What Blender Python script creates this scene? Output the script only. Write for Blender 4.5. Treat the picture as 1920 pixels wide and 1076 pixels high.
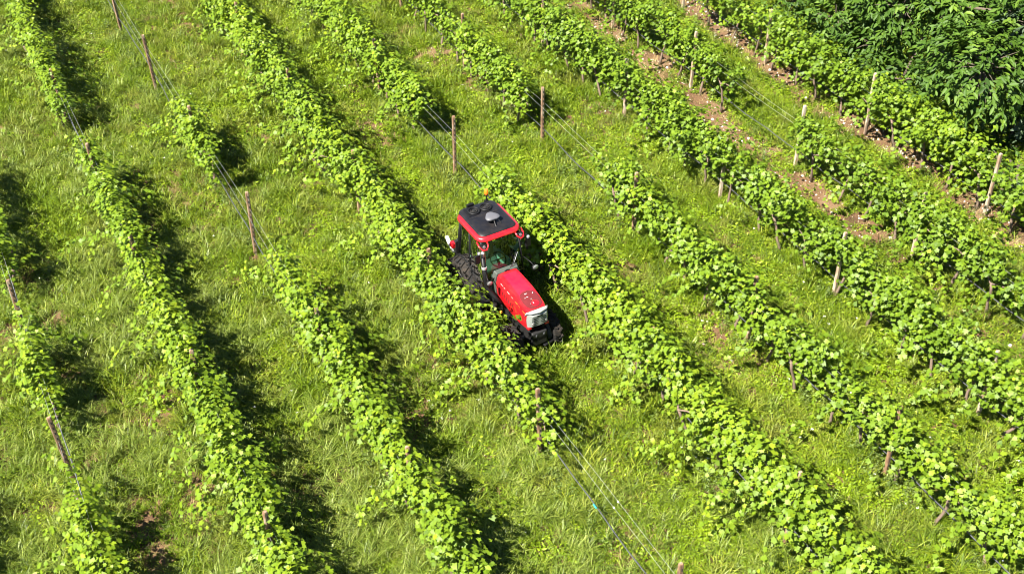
import bpy, math, random
import numpy as np
from mathutils import Vector, Matrix

# ------------------------------------------------------------------ scene, camera, light
scene = bpy.context.scene
for o in list(bpy.data.objects):
    bpy.data.objects.remove(o)
COL = scene.collection
F_PX, PITCH, ROLL, AZ, CAM_H = 2276.49, 0.676733, 0.0222026, -0.471843, 17.0
# world frame: X across the vine rows, Y along them (away from the camera), Z up; camera stands over the origin
_c, _s = math.cos(PITCH), math.sin(PITCH)
_R0 = np.array([[1, 0, 0], [0, -_s, -_c], [0, _c, -_s]])
_cr, _sr = math.cos(ROLL), math.sin(ROLL)
_Rc = np.array([[_cr, _sr, 0], [-_sr, _cr, 0], [0, 0, 1]]) @ _R0
_M = np.array([[math.cos(AZ), -math.sin(AZ), 0], [math.sin(AZ), math.cos(AZ), 0], [0, 0, 1]])
RC = _Rc @ _M.T                                   # rows: camera right, down, forward in world axes
cam = bpy.data.cameras.new('camera'); camo = bpy.data.objects.new('camera', cam); COL.objects.link(camo)
cam.sensor_width = 36.0; cam.lens = F_PX / 1920 * 36.0; cam.clip_start = 0.5; cam.clip_end = 3000
_m = Matrix.Identity(4)
for i in range(3):
    _m[i][0], _m[i][1], _m[i][2] = RC[0][i], -RC[1][i], -RC[2][i]
_m.translation = (0, 0, CAM_H)
camo.matrix_world = _m
scene.camera = camo

SUN_TO = Vector((-0.74, -0.20, 1.0)).normalized()          # direction towards the sun
elev = math.asin(SUN_TO.z); azim = math.atan2(SUN_TO.x, SUN_TO.y)
world = bpy.data.worlds.new('World'); scene.world = world; world.use_nodes = True
wn = world.node_tree.nodes; wl = world.node_tree.links
sky = wn.new('ShaderNodeTexSky'); sky.sky_type = 'NISHITA'; sky.sun_disc = False
sky.altitude = 600; sky.air_density = 0.75; sky.dust_density = 0.2; sky.sun_elevation = elev; sky.sun_rotation = azim
wn['Background'].inputs['Strength'].default_value = 0.05
wl.new(sky.outputs[0], wn['Background'].inputs[0])
sun = bpy.data.lights.new('sun', 'SUN'); suno = bpy.data.objects.new('sun', sun); COL.objects.link(suno)
sun.energy = 5.0; sun.angle = math.radians(0.5); sun.color = (1.0, 0.94, 0.84)
suno.rotation_euler = SUN_TO.to_track_quat('Z', 'Y').to_euler(); suno.location = (-20, 0, 30)
vs = scene.view_settings
vs.view_transform = 'Standard'; vs.look = 'None'; vs.gamma = 1.0; vs.exposure = 1.95
vs.use_curve_mapping = False
scene.render.engine = 'CYCLES'
scene.cycles.filter_width = 1.0; scene.cycles.max_bounces = 6; scene.cycles.diffuse_bounces = 3; scene.cycles.glossy_bounces = 3; scene.cycles.transmission_bounces = 3; scene.cycles.transparent_max_bounces = 10

def ray(px, py):
    v = RC.T @ np.array([(px - 960) / F_PX, (py - 538) / F_PX, 1.0])
    return v
def at_z(px, py, z=0.0):
    v = ray(px, py); t = (z - CAM_H) / v[2]
    return np.array([v[0] * t, v[1] * t, z])
def at_x(px, py, x):
    v = ray(px, py); t = x / v[0]
    return np.array([x, v[1] * t, CAM_H + v[2] * t])
def to_px(x, y, z):
    c = RC @ np.array([x, y, z - CAM_H]); return 960 + F_PX * c[0] / c[2], 538 + F_PX * c[1] / c[2]

# ------------------------------------------------------------------ materials
def new_mat(name):
    m = bpy.data.materials.new(name); m.use_nodes = True
    return m, m.node_tree.nodes, m.node_tree.links, m.node_tree.nodes['Principled BSDF']
def plain(name, col, rough=0.5, metal=0.0, coat=0.0, noise=0.12, scale=30.0, spec=0.5, bump=0.0, dust=0.0):
    m, n, l, b = new_mat(name)
    geo = n.new('ShaderNodeTexCoord'); nz = n.new('ShaderNodeTexNoise'); nz.inputs['Scale'].default_value = scale
    nz.inputs['Detail'].default_value = 5
    l.new(geo.outputs['Object'], nz.inputs['Vector'])
    mx = n.new('ShaderNodeMixRGB'); mx.inputs[1].default_value = tuple(c * (1 - noise) for c in col) + (1,)
    mx.inputs[2].default_value = tuple(min(1, c * (1 + noise)) for c in col) + (1,)
    l.new(nz.outputs['Fac'], mx.inputs[0]); out = mx.outputs[0]
    if dust:                                       # thin film of dry soil, in patches
        nd = n.new('ShaderNodeTexNoise'); nd.inputs['Scale'].default_value = 7; nd.inputs['Detail'].default_value = 8; nd.inputs['Roughness'].default_value = 0.7; l.new(geo.outputs['Object'], nd.inputs['Vector'])
        rd = n.new('ShaderNodeMapRange'); rd.inputs['From Min'].default_value = 0.42; rd.inputs['From Max'].default_value = 0.75; rd.inputs['To Max'].default_value = dust; l.new(nd.outputs['Fac'], rd.inputs['Value'])
        md_ = n.new('ShaderNodeMixRGB'); l.new(rd.outputs[0], md_.inputs[0]); l.new(out, md_.inputs[1]); md_.inputs[2].default_value = (0.20, 0.145, 0.095, 1); out = md_.outputs[0]
        rr_ = n.new('ShaderNodeMath'); rr_.operation = 'MULTIPLY_ADD'; l.new(rd.outputs[0], rr_.inputs[0]); rr_.inputs[1].default_value = 0.9; rr_.inputs[2].default_value = rough; rr_.use_clamp = True
    l.new(out, b.inputs['Base Color'])
    b.inputs['Roughness'].default_value = rough; b.inputs['Metallic'].default_value = metal
    if dust: l.new(rr_.outputs[0], b.inputs['Roughness'])
    b.inputs['Coat Weight'].default_value = coat; b.inputs['Coat Roughness'].default_value = 0.06
    b.inputs['Specular IOR Level'].default_value = spec
    if bump:
        bp = n.new('ShaderNodeBump'); bp.inputs['Strength'].default_value = bump; bp.inputs['Distance'].default_value = 0.01
        l.new(nz.outputs['Fac'], bp.inputs['Height']); l.new(bp.outputs[0], b.inputs['Normal'])
    return m
def leafy(name, dark, mid, light, trans=0.35, rough=0.45, patch=None, patch_scale=0.35, rnd=0.35, spec=0.35, dry=None):
    """leaf material: colour from the per-leaf 'tint' attribute and the instance's random value, optional ground-scale patches"""
    m, n, l, b = new_mat(name)
    at = n.new('ShaderNodeAttribute'); at.attribute_name = 'tint'
    oi = n.new('ShaderNodeObjectInfo')
    ma = n.new('ShaderNodeMath'); ma.operation = 'MULTIPLY_ADD'
    l.new(oi.outputs['Random'], ma.inputs[0]); ma.inputs[1].default_value = rnd; l.new(at.outputs['Fac'], ma.inputs[2])
    sb = n.new('ShaderNodeMath'); sb.operation = 'SUBTRACT'; sb.use_clamp = True
    l.new(ma.outputs[0], sb.inputs[0]); sb.inputs[1].default_value = rnd / 2
    cr = n.new('ShaderNodeValToRGB'); e = cr.color_ramp.elements
    e[0].color = dark + (1,); e[1].color = light + (1,); k = cr.color_ramp.elements.new(0.5); k.color = mid + (1,)
    l.new(sb.outputs[0], cr.inputs[0]); col = cr.outputs[0]
    if patch:
        g = n.new('ShaderNodeNewGeometry'); nz = n.new('ShaderNodeTexNoise'); nz.inputs['Scale'].default_value = patch_scale
        nz.inputs['Detail'].default_value = 4
        l.new(g.outputs['Position'], nz.inputs['Vector'])
        r2 = n.new('ShaderNodeValToRGB'); r2.color_ramp.elements[0].position = 0.42; r2.color_ramp.elements[1].position = 0.62
        l.new(nz.outputs['Fac'], r2.inputs[0])
        mx = n.new('ShaderNodeMixRGB'); l.new(r2.outputs[0], mx.inputs[0]); l.new(col, mx.inputs[1])
        mm = n.new('ShaderNodeMixRGB'); mm.inputs[0].default_value = 0.6; l.new(col, mm.inputs[1]); mm.inputs[2].default_value = patch + (1,)
        l.new(mm.outputs[0], mx.inputs[2]); col = mx.outputs[0]
        if dry:
            mp = n.new('ShaderNodeMapping'); mp.inputs['Location'].default_value = (31, 17, 0); l.new(g.outputs['Position'], mp.inputs[0])
            n3 = n.new('ShaderNodeTexNoise'); n3.inputs['Scale'].default_value = 0.8; n3.inputs['Detail'].default_value = 6; n3.inputs['Roughness'].default_value = 0.65; l.new(mp.outputs[0], n3.inputs['Vector'])
            r3 = n.new('ShaderNodeValToRGB'); r3.color_ramp.elements[0].position = 0.48; r3.color_ramp.elements[1].position = 0.66; l.new(n3.outputs['Fac'], r3.inputs[0])
            f3_ = n.new('ShaderNodeMath'); f3_.operation = 'MULTIPLY'; f3_.inputs[1].default_value = 0.38; l.new(r3.outputs[0], f3_.inputs[0])
            m3 = n.new('ShaderNodeMixRGB'); l.new(f3_.outputs[0], m3.inputs[0]); l.new(col, m3.inputs[1]); m3.inputs[2].default_value = dry + (1,); col = m3.outputs[0]
    l.new(col, b.inputs['Base Color']); b.inputs['Roughness'].default_value = rough
    b.inputs['Specular IOR Level'].default_value = spec
    tr = n.new('ShaderNodeBsdfTranslucent')
    hs = n.new('ShaderNodeHueSaturation'); hs.inputs['Hue'].default_value = 0.485; hs.inputs['Saturation'].default_value = 1.1; hs.inputs['Value'].default_value = 1.35
    l.new(col, hs.inputs['Color']); l.new(hs.outputs[0], tr.inputs['Color'])
    ms = n.new('ShaderNodeMixShader'); ms.inputs[0].default_value = trans
    l.new(b.outputs[0], ms.inputs[1]); l.new(tr.outputs[0], ms.inputs[2])
    l.new(ms.outputs[0], n['Material Output'].inputs['Surface'])
    return m

M = {}
M['vine_leaf'] = leafy('vine_leaf', (0.058, 0.110, 0.008), (0.122, 0.198, 0.009), (0.235, 0.300, 0.012), trans=0.27, rnd=0.16, rough=0.5, spec=0.3)
M['tree_leaf'] = leafy('tree_leaf', (0.022, 0.052, 0.006), (0.050, 0.102, 0.010), (0.115, 0.185, 0.018), trans=0.14, rough=0.55, rnd=0.1, spec=0.22)
M['blue_leaf'] = leafy('blue_leaf', (0.040, 0.068, 0.032), (0.065, 0.100, 0.050), (0.11, 0.15, 0.080), trans=0.2, rough=0.5, rnd=0.1, spec=0.25)
M['grass'] = leafy('grass', (0.034, 0.060, 0.004), (0.108, 0.172, 0.005), (0.260, 0.305, 0.024), trans=0.22, rough=0.5, patch=(0.080, 0.140, 0.002), patch_scale=0.5, rnd=0.7, spec=0.25, dry=(0.235, 0.205, 0.060))
M['long_grass'] = leafy('long_grass', (0.062, 0.100, 0.010), (0.142, 0.202, 0.024), (0.280, 0.325, 0.068), trans=0.28, rough=0.45, rnd=0.4, spec=0.35)
M['weed'] = leafy('weed', (0.036, 0.070, 0.005), (0.112, 0.182, 0.007), (0.250, 0.315, 0.022), trans=0.24, patch=(0.185, 0.275, 0.006), patch_scale=0.6, rnd=0.6, spec=0.25)
M['herb'] = leafy('herb', (0.045, 0.075, 0.014), (0.100, 0.150, 0.026), (0.195, 0.245, 0.065), trans=0.28, rnd=0.4, spec=0.25)
M['straw'] = leafy('straw', (0.20, 0.150, 0.050), (0.32, 0.255, 0.095), (0.45, 0.38, 0.18), trans=0.2, rough=0.7, rnd=0.4)
M['petal'] = plain('petal', (0.8, 0.8, 0.76), 0.6)
M['stone'] = plain('stone', (0.50, 0.46, 0.40), 0.85, noise=0.25, scale=25)
M['bark'] = plain('bark', (0.14, 0.10, 0.07), 0.9, noise=0.5, scale=40, bump=0.8)
M['tree_bark'] = plain('tree_bark', (0.09, 0.07, 0.05), 0.9, noise=0.4, scale=12, bump=0.8)
M['wire'] = plain('wire', (0.52, 0.53, 0.52), 0.35, metal=0.6)
M['hose'] = plain('hose', (0.055, 0.057, 0.062), 0.42, noise=0.4, scale=6)
M['clip'] = plain('clip', (0.75, 0.75, 0.72), 0.5)
M['teal'] = plain('teal', (0.02, 0.32, 0.26), 0.5)
M['slot'] = plain('slot', (0.02, 0.018, 0.016), 0.9)
def post_mat(name, a, b_, c_):
    m, n, l, b = new_mat(name)
    tc = n.new('ShaderNodeTexCoord'); oi = n.new('ShaderNodeObjectInfo')
    ad = n.new('ShaderNodeVectorMath'); ad.operation = 'ADD'
    l.new(tc.outputs['Object'], ad.inputs[0]); l.new(oi.outputs['Location'], ad.inputs[1])
    mp = n.new('ShaderNodeMapping'); mp.inputs['Scale'].default_value = (9, 9, 2.2); l.new(ad.outputs[0], mp.inputs[0])
    nz = n.new('ShaderNodeTexNoise'); nz.inputs['Scale'].default_value = 1.6; nz.inputs['Detail'].default_value = 6; l.new(mp.outputs[0], nz.inputs['Vector'])
    cr = n.new('ShaderNodeValToRGB'); e = cr.color_ramp.elements
    e[0].position = 0.36; e[0].color = a + (1,); e[1].position = 0.66; e[1].color = c_ + (1,)
    k = e.new(0.5); k.color = b_ + (1,)
    l.new(nz.outputs['Fac'], cr.inputs[0]); l.new(cr.outputs[0], b.inputs['Base Color'])
    b.inputs['Roughness'].default_value = 0.8
    n2 = n.new('ShaderNodeTexNoise'); n2.inputs['Scale'].default_value = 60; l.new(ad.outputs[0], n2.inputs['Vector'])
    bp = n.new('ShaderNodeBump'); bp.inputs['Strength'].default_value = 0.4; bp.inputs['Distance'].default_value = 0.006
    l.new(n2.outputs['Fac'], bp.inputs['Height']); l.new(bp.outputs[0], b.inputs['Normal'])
    return m
M['post_rust'] = post_mat('post_rust', (0.11, 0.060, 0.036), (0.21, 0.125, 0.065), (0.28, 0.22, 0.15))
M['post_grey'] = post_mat('post_grey', (0.20, 0.13, 0.078), (0.33, 0.25, 0.17), (0.40, 0.35, 0.27))
# soil
m, n, l, b = new_mat('soil'); M['soil'] = m
g = n.new('ShaderNodeNewGeometry')
nz = n.new('ShaderNodeTexNoise'); nz.inputs['Scale'].default_value = 1.1; nz.inputs['Detail'].default_value = 8; nz.inputs['Roughness'].default_value = 0.65
l.new(g.outputs['Position'], nz.inputs['Vector'])
cr = n.new('ShaderNodeValToRGB'); e = cr.color_ramp.elements
e[0].position = 0.30; e[0].color = (0.062, 0.036, 0.020, 1); e[1].position = 0.72; e[1].color = (0.20, 0.135, 0.080, 1)
k = e.new(0.5); k.color = (0.125, 0.072, 0.038, 1)
l.new(nz.outputs['Fac'], cr.inputs[0]); l.new(cr.outputs[0], b.inputs['Base Color']); b.inputs['Roughness'].default_value = 0.95
b.inputs['Specular IOR Level'].default_value = 0.15
n2 = n.new('ShaderNodeTexNoise'); n2.inputs['Scale'].default_value = 22; n2.inputs['Detail'].default_value = 8; l.new(g.outputs['Position'], n2.inputs['Vector'])
bp = n.new('ShaderNodeBump'); bp.inputs['Strength'].default_value = 0.9; bp.inputs['Distance'].default_value = 0.05
l.new(n2.outputs['Fac'], bp.inputs['Height']); l.new(bp.outputs[0], b.inputs['Normal'])
# tractor materials
M['red'] = plain('red_paint', (0.47, 0.005, 0.012), 0.28, coat=0.6, noise=0.10, scale=5, dust=0.10)
M['red_sky_lit'] = plain('red_sky_sheen', (0.56, 0.006, 0.028), 0.40, coat=0.4, noise=0.08, scale=5, dust=0.06)  # bonnet red made lighter and pinker: sky reflection painted into the colour
M['orange_red'] = plain('orange_red_panel', (0.40, 0.030, 0.014), 0.4, coat=0.4, noise=0.1, scale=8)
M['maroon'] = plain('deep_maroon', (0.12, 0.018, 0.018), 0.2, coat=0.7, noise=0.25, scale=14)
M['roof_black'] = plain('roof_black', (0.0075, 0.008, 0.0105), 0.38, coat=0.0, spec=0.3, noise=0.1, scale=10, dust=0.07)
M['black'] = plain('black_plastic', (0.006, 0.006, 0.0065), 0.5, noise=0.3, spec=0.25)
M['rubber'] = plain('rubber', (0.010, 0.010, 0.010), 0.85, spec=0.2, noise=0.35, scale=20, dust=0.2)
M['steel'] = plain('dark_steel', (0.022, 0.022, 0.022), 0.5, metal=0.4, noise=0.3)
M['silver'] = plain('silver', (0.42, 0.43, 0.42), 0.35, metal=0.4, noise=0.08)
M['grille'] = plain('grille_grey', (0.24, 0.26, 0.24), 0.5, metal=0.2, noise=0.3, scale=60)
M['white'] = plain('white_plastic', (0.75, 0.75, 0.73), 0.35)
M['dome'] = plain('dome_grey', (0.085, 0.085, 0.095), 0.55, noise=0.05)
M['seat'] = plain('seat_cloth', (0.07, 0.10, 0.085), 0.8)
M['pale'] = plain('pale_trim', (0.38, 0.50, 0.43), 0.5)
M['tan'] = plain('tan_lit_pillar', (0.42, 0.23, 0.06), 0.5)
M['lamp'] = plain('lamp_lens', (0.80, 0.80, 0.80), 0.12, coat=1.0, noise=0.02)
M['lamp_dim'] = plain('lamp_dim', (0.22, 0.22, 0.22), 0.15, coat=1.0, noise=0.05)
M['yellow'] = plain('yellow_cap', (0.75, 0.42, 0.03), 0.4)
def glassy(name, col, tintcol):
    m, n, l, b = new_mat(name)
    tp = n.new('ShaderNodeBsdfTransparent'); tp.inputs[0].default_value = tintcol + (1,)
    gl = n.new('ShaderNodeBsdfGlossy'); gl.inputs['Roughness'].default_value = 0.02; gl.inputs[0].default_value = col + (1,)
    fr = n.new('ShaderNodeFresnel'); fr.inputs[0].default_value = 1.65
    ms = n.new('ShaderNodeMixShader'); l.new(fr.outputs[0], ms.inputs[0]); l.new(tp.outputs[0], ms.inputs[1]); l.new(gl.outputs[0], ms.inputs[2])
    l.new(ms.outputs[0], n['Material Output'].inputs['Surface'])
    return m
M['glass'] = glassy('green_glass', (1, 1, 1), (0.36, 0.55, 0.46))
m, n, l, b = new_mat('amber'); M['amber'] = m
b.inputs['Base Color'].default_value = (0.85, 0.17, 0.01, 1); b.inputs['Roughness'].default_value = 0.15; b.inputs['Coat Weight'].default_value = 1
m, n, l, b = new_mat('mirror'); M['mirror'] = m
b.inputs['Base Color'].default_value = (0.8, 0.8, 0.8, 1); b.inputs['Metallic'].default_value = 1; b.inputs['Roughness'].default_value = 0.08

# ------------------------------------------------------------------ mesh helpers
def link(name, mesh, mat, parent=None, kind=None):
    o = bpy.data.objects.new(name, mesh); COL.objects.link(o)
    if mat is not None and not mesh.materials: mesh.materials.append(mat)
    if parent is not None: o.parent = parent
    if kind: o['kind'] = kind
    return o
def empty(name, loc=(0, 0, 0), rz=0.0):
    o = bpy.data.objects.new(name, None); COL.objects.link(o); o.location = loc; o.rotation_euler = (0, 0, rz); o.empty_display_size = 0.2
    return o
def tag(o, label=None, cat=None, group=None, kind=None):
    if label: o['label'] = label
    if cat: o['category'] = cat
    if group: o['group'] = group
    if kind: o['kind'] = kind
    return o

class MB:
    def __init__(s): s.v = []; s.f = []
    def add(s, vs, fs):
        k = len(s.v); s.v += [tuple(map(float, p)) for p in vs]; s.f += [tuple(i + k for i in f) for f in fs]; return s
    def box(s, c, d, rot=None):
        x, y, z = d[0] / 2, d[1] / 2, d[2] / 2
        P = [Vector((sx * x, sy * y, sz * z)) for sz in (-1, 1) for sy in (-1, 1) for sx in (-1, 1)]
        if rot is not None: P = [rot @ p for p in P]
        P = [p + Vector(c) for p in P]
        return s.add(P, [(0, 2, 3, 1), (4, 5, 7, 6), (0, 1, 5, 4), (2, 6, 7, 3), (0, 4, 6, 2), (1, 3, 7, 5)])
    def loft(s, rings, cap0=True, cap1=True, closed=True):
        n = len(rings[0]); vs = [p for r in rings for p in r]; fs = []
        for i in range(len(rings) - 1):
            for j in range(n if closed else n - 1):
                a, b_ = i * n + j, i * n + (j + 1) % n
                fs.append((a, b_, b_ + n, a + n))
        if cap0: fs.append(tuple(range(n - 1, -1, -1)))
        if cap1: fs.append(tuple((len(rings) - 1) * n + j for j in range(n)))
        return s.add(vs, fs)
    def tube(s, path, r, seg=8, cap=True, closed=False):
        P = [Vector(p) for p in path]; n = len(P)
        R = r if hasattr(r, '__len__') else [r] * n
        rings = []; up = None
        for i in range(n):
            if closed: t = P[(i + 1) % n] - P[i - 1]
            else: t = P[min(i + 1, n - 1)] - P[max(i - 1, 0)]
            t.normalize()
            if up is None:
                up = Vector((0, 0, 1)) if abs(t.z) < 0.9 else Vector((1, 0, 0))
            a = up - t * up.dot(t); a.normalize(); up = a; b_ = t.cross(a)
            rings.append([P[i] + (a * math.cos(q) + b_ * math.sin(q)) * R[i] for q in [2 * math.pi * k / seg for k in range(seg)]])
        if closed: rings.append(rings[0]); cap = False
        return s.loft(rings, cap, cap)
    def lathe(s, prof, c=(0, 0, 0), axis='z', seg=24):
        rings = []
        for r, h in prof:
            ring = []
            for k in range(seg):
                q = 2 * math.pi * k / seg; a, b_ = r * math.cos(q), r * math.sin(q)
                p = {'z': (a, b_, h), 'x': (h, a, b_), 'y': (b_, h, a)}[axis]
                ring.append(tuple(p[i] + c[i] for i in range(3)))
            rings.append(ring)
        return s.loft(rings, True, True)
    def build(s, name, mat, parent=None, smooth=False, bevel=0.0, kind=None, seg=2):
        me = bpy.data.meshes.new(name); me.from_pydata(s.v, [], s.f); me.update()
        if smooth:
            me.polygons.foreach_set('use_smooth', [True] * len(me.polygons))
            if smooth != 'all': me.set_sharp_from_angle(angle=math.radians(38))
        o = link(name, me, mat, parent, kind)
        if bevel:
            b_ = o.modifiers.new('bevel', 'BEVEL'); b_.width = bevel; b_.segments = seg; b_.limit_method = 'ANGLE'; b_.angle_limit = math.radians(35)
        return o
def rrect(x0, x1, y0, y1, r, z, n=5):
    out = []
    for cx, cy, a0 in ((x1 - r, y1 - r, 0), (x0 + r, y1 - r, 90), (x0 + r, y0 + r, 180), (x1 - r, y0 + r, 270)):
        for k in range(n + 1):
            q = math.radians(a0 + 90 * k / n); out.append((cx + r * math.cos(q), cy + r * math.sin(q), z))
    return out

def unit(a): return a / np.maximum(np.linalg.norm(a, axis=1, keepdims=True), 1e-9)
# a five-lobed vine leaf: outline from the tip round one side to the stalk notch (along, across, lift)
VINE = [(0.62, 0, 0.0), (0.36, 0.20, 0.07), (0.40, 0.47, 0.02), (0.05, 0.36, 0.10), (-0.18, 0.50, 0.02), (-0.22, 0.0, 0.02)]
OVAL = [(0.60, 0, -0.04), (0.30, 0.20, 0.05), (0.0, 0.25, 0.08), (-0.30, 0.18, 0.05), (-0.45, 0.0, 0.0)]
LANCE = [(0.62, 0, -0.10), (0.28, 0.17, 0.03), (-0.05, 0.23, 0.06), (-0.32, 0.16, 0.04), (-0.48, 0.0, 0.0)]
def leaf_mesh(name, P, N, T, S, tint, shape, mat):
    n = len(P); k = len(shape)
    N = unit(N); T = unit(T - N * (T * N).sum(1, keepdims=True)); B = np.cross(N, T)
    tp = np.array(shape + [(a, -b_, c) for a, b_, c in shape[1:-1]])
    V = P[:, None, :] + S[:, None, None] * (tp[None, :, 0, None] * T[:, None, :] + tp[None, :, 1, None] * B[:, None, :] + tp[None, :, 2, None] * N[:, None, :])
    nv = len(tp)
    right = list(range(k)); left = [0, k - 1] + list(range(nv - 1, k - 1, -1))
    loops = np.array(right[::-1] + left[::-1])
    me = bpy.data.meshes.new(name)
    me.vertices.add(n * nv); me.vertices.foreach_set('co', V.reshape(-1).astype(np.float32))
    L = (loops[None, :] + (np.arange(n) * nv)[:, None]).reshape(-1)
    me.loops.add(len(L)); me.loops.foreach_set('vertex_index', L.astype(np.int32))
    me.polygons.add(2 * n); me.polygons.foreach_set('loop_start', (np.arange(2 * n) * k).astype(np.int32))
    me.update(calc_edges=True)
    a = me.attributes.new('tint', 'FLOAT', 'FACE'); a.data.foreach_set('value', np.repeat(tint, 2).astype(np.float32))
    me.materials.append(mat)
    return me

class Noise:
    def __init__(s, seed, cell): s.g = np.random.default_rng(seed).random((64, 64)); s.c = cell
    def __call__(s, x, y):
        x = np.asarray(x) / s.c + 1000; y = np.asarray(y) / s.c + 1000
        i, j = np.floor(x).astype(int), np.floor(y).astype(int); a, b_ = x - i, y - j
        a = a * a * (3 - 2 * a); b_ = b_ * b_ * (3 - 2 * b_); g_ = lambda p, q: s.g[p % 64, q % 64]
        return (g_(i, j) * (1 - a) + g_(i + 1, j) * a) * (1 - b_) + (g_(i, j + 1) * (1 - a) + g_(i + 1, j + 1) * a) * b_

# ------------------------------------------------------------------ the ground
ROWX = {0: -2.95, 1: -0.28, 2: 2.36, 3: 4.97, 4: 7.72, 5: 10.42, 6: 13.05, 7: 15.62, 8: 18.10, 9: 20.72}
mb = MB(); mb.add([(-600, -600, 0), (700, -600, 0), (700, 900, 0), (-600, 900, 0)], [(0, 1, 2, 3)])
tag(mb.build('ground', M['soil']), 'reddish brown vineyard soil under the grass', kind='structure')

# visible ground outline, widened, in which the ground cover grows
quad = np.array([at_z(-230, -180)[:2], at_z(2150, -180)[:2], at_z(2150, 1260)[:2], at_z(-230, 1260)[:2]])
def inside(x, y):
    ok = np.ones(len(x), bool)
    for i in range(4):
        a, b_ = quad[i], quad[(i + 1) % 4]
        ok &= ((b_[0] - a[0]) * (y - a[1]) - (b_[1] - a[1]) * (x - a[0])) <= 0
    return ok
rng = np.random.default_rng(7)
x0, y0 = quad.min(0); x1, y1 = quad.max(0)
rows_arr = np.array(list(ROWX.values()))
def seg_d(x, y, a, b_):
    a = np.array(a[:2]); b_ = np.array(b_[:2]); d = b_ - a; L = (d * d).sum()
    t = np.clip(((x - a[0]) * d[0] + (y - a[1]) * d[1]) / L, 0, 1)
    return np.hypot(x - a[0] - t * d[0], y - a[1] - t * d[1])
# worn tracks and dry patches: (pixel start, pixel end, half width in m, strength)
BARE = [((1090, 15), (1240, 130), .42, 1.0), ((1240, 130), (1330, 215), .45, .9), ((1330, 215), (1500, 345), .42, 1.0), ((1500, 345), (1640, 450), .40, .75), ((1640, 450), (1780, 560), .38, .6), ((1780, 560), (1910, 660), .38, .45),
        ((1290, 10), (1440, 120), .45, .95), ((1440, 120), (1560, 210), .45, .9), ((1560, 210), (1700, 290), .45, .95), ((1700, 290), (1915, 450), .45, .85),
        ((820, 100), (880, 145), .35, .55), ((870, 150), (960, 205), .28, .6), ((1040, 20), (1110, 70), .3, .5), ((960, 60), (1010, 100), .25, .4),
        ((1330, 600), (1400, 660), .40, .6), ((1150, 640), (1230, 700), .30, .55), ((1060, 570), (1140, 650), .25, .4), ((840, 690), (960, 790), .30, .35),
        ((500, 250), (520, 270), .25, .5), ((1790, 605), (1900, 690), .35, .3), ((1090, 190), (1150, 215), .25, .4)]
nz_a, nz_b, nz_c, nz_d = Noise(3, 0.9), Noise(5, 2.6), Noise(8, 0.35), Noise(11, 1.4)
def bare(x, y):
    out = np.zeros(len(x))
    for a, b_, w, st in BARE:
        d = seg_d(x, y, at_z(*a), at_z(*b_)); out = np.maximum(out, st * np.clip(1.5 - .85 * d / w, 0, 1))
    return np.clip(out * (0.50 + 0.85 * nz_a(x, y)) + 0.55 * (nz_c(x, y) - 0.5) * (out > 0.05), 0, 1)
def scatter(dens, prob):
    n = int((x1 - x0) * (y1 - y0) * dens); x = rng.uniform(x0, x1, n); y = rng.uniform(y0, y1, n)
    k = inside(x, y); x, y = x[k], y[k]
    k = rng.random(len(x)) < prob(x, y); return x[k], y[k]
def rowd(x): return np.abs(x[:, None] - rows_arr[None, :]).min(1)
def rut(x):                                        # grass pressed down where wheels pass, either side of each alley's middle
    mids = (rows_arr[1:] + rows_arr[:-1]) / 2; d = np.abs(x[:, None] - mids[None, :]).min(1)
    return np.exp(-((d - .5) / .16) ** 2)
def in_tractor(x, y): return (np.abs(x - 9.02) < 0.62) & (y > 16.1) & (y < 19.9)

def blades(nb, h, hs, spread, lean, w, r, curl=1.0):
    """a tuft of tapering, arching grass blades"""
    vs, fs, tint = [], [], []
    for _ in range(nb):
        a = r.uniform(0, 2 * math.pi); d = np.array([math.cos(a), math.sin(a), 0]); s_ = np.array([-d[1], d[0], 0])
        base = np.array([r.normal(0, spread), r.normal(0, spread), -0.01]); L = h * r.uniform(1 - hs, 1 + hs)
        th = abs(r.normal(lean, lean * 0.5)); k = len(vs); p = base.copy(); W = w * r.uniform(.7, 1.3); t = r.uniform(0.15, 0.85)
        for q in range(4):
            ww = W * (1, 0.95, 0.7, 0)[q]
            if q < 3: vs += [p - s_ * ww / 2, p + s_ * ww / 2]
            else: vs += [p]
            p = p + (d * math.sin(th) + np.array([0, 0, math.cos(th)])) * L / 3; th += curl * r.uniform(0.25, 0.75)
        fs += [(k, k + 1, k + 3, k + 2), (k + 2, k + 3, k + 5, k + 4), (k + 4, k + 5, k + 6)]; tint += [t] * 3
    return vs, fs, tint
def tuft(name, mat, *a):
    vs, fs, tint = blades(*a)
    me = bpy.data.meshes.new(name); me.from_pydata([tuple(v) for v in vs], [], fs); me.update()
    at = me.attributes.new('tint', 'FLOAT', 'FACE'); at.data.foreach_set('value', np.array(tint, np.float32)); me.materials.append(mat)
    return bpy.data.objects.new(name, me)
def weedling(name, mat, nl, rad, h, size, r, shape=OVAL, up=0.9):
    P = np.zeros((nl, 3)); rr = rad * np.sqrt(r.random(nl)); a = r.uniform(0, 2 * np.pi, nl)
    P[:, 0], P[:, 1] = rr * np.cos(a), rr * np.sin(a); P[:, 2] = h * r.random(nl) * (1.15 - (rr / rad) ** 2 * .8) + .012
    N = r.normal(0, .45, (nl, 3)); N[:, 2] += up; N[:, :2] += 0.4 * P[:, :2] / rad
    T = np.stack([np.cos(a), np.sin(a), r.normal(-.1, .3, nl)], 1) + r.normal(0, .4, (nl, 3))
    me = leaf_mesh(name, P, N, T, size * r.uniform(.6, 1.3, nl), r.uniform(.15, .85, nl), shape, mat)
    return bpy.data.objects.new(name, me)
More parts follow.
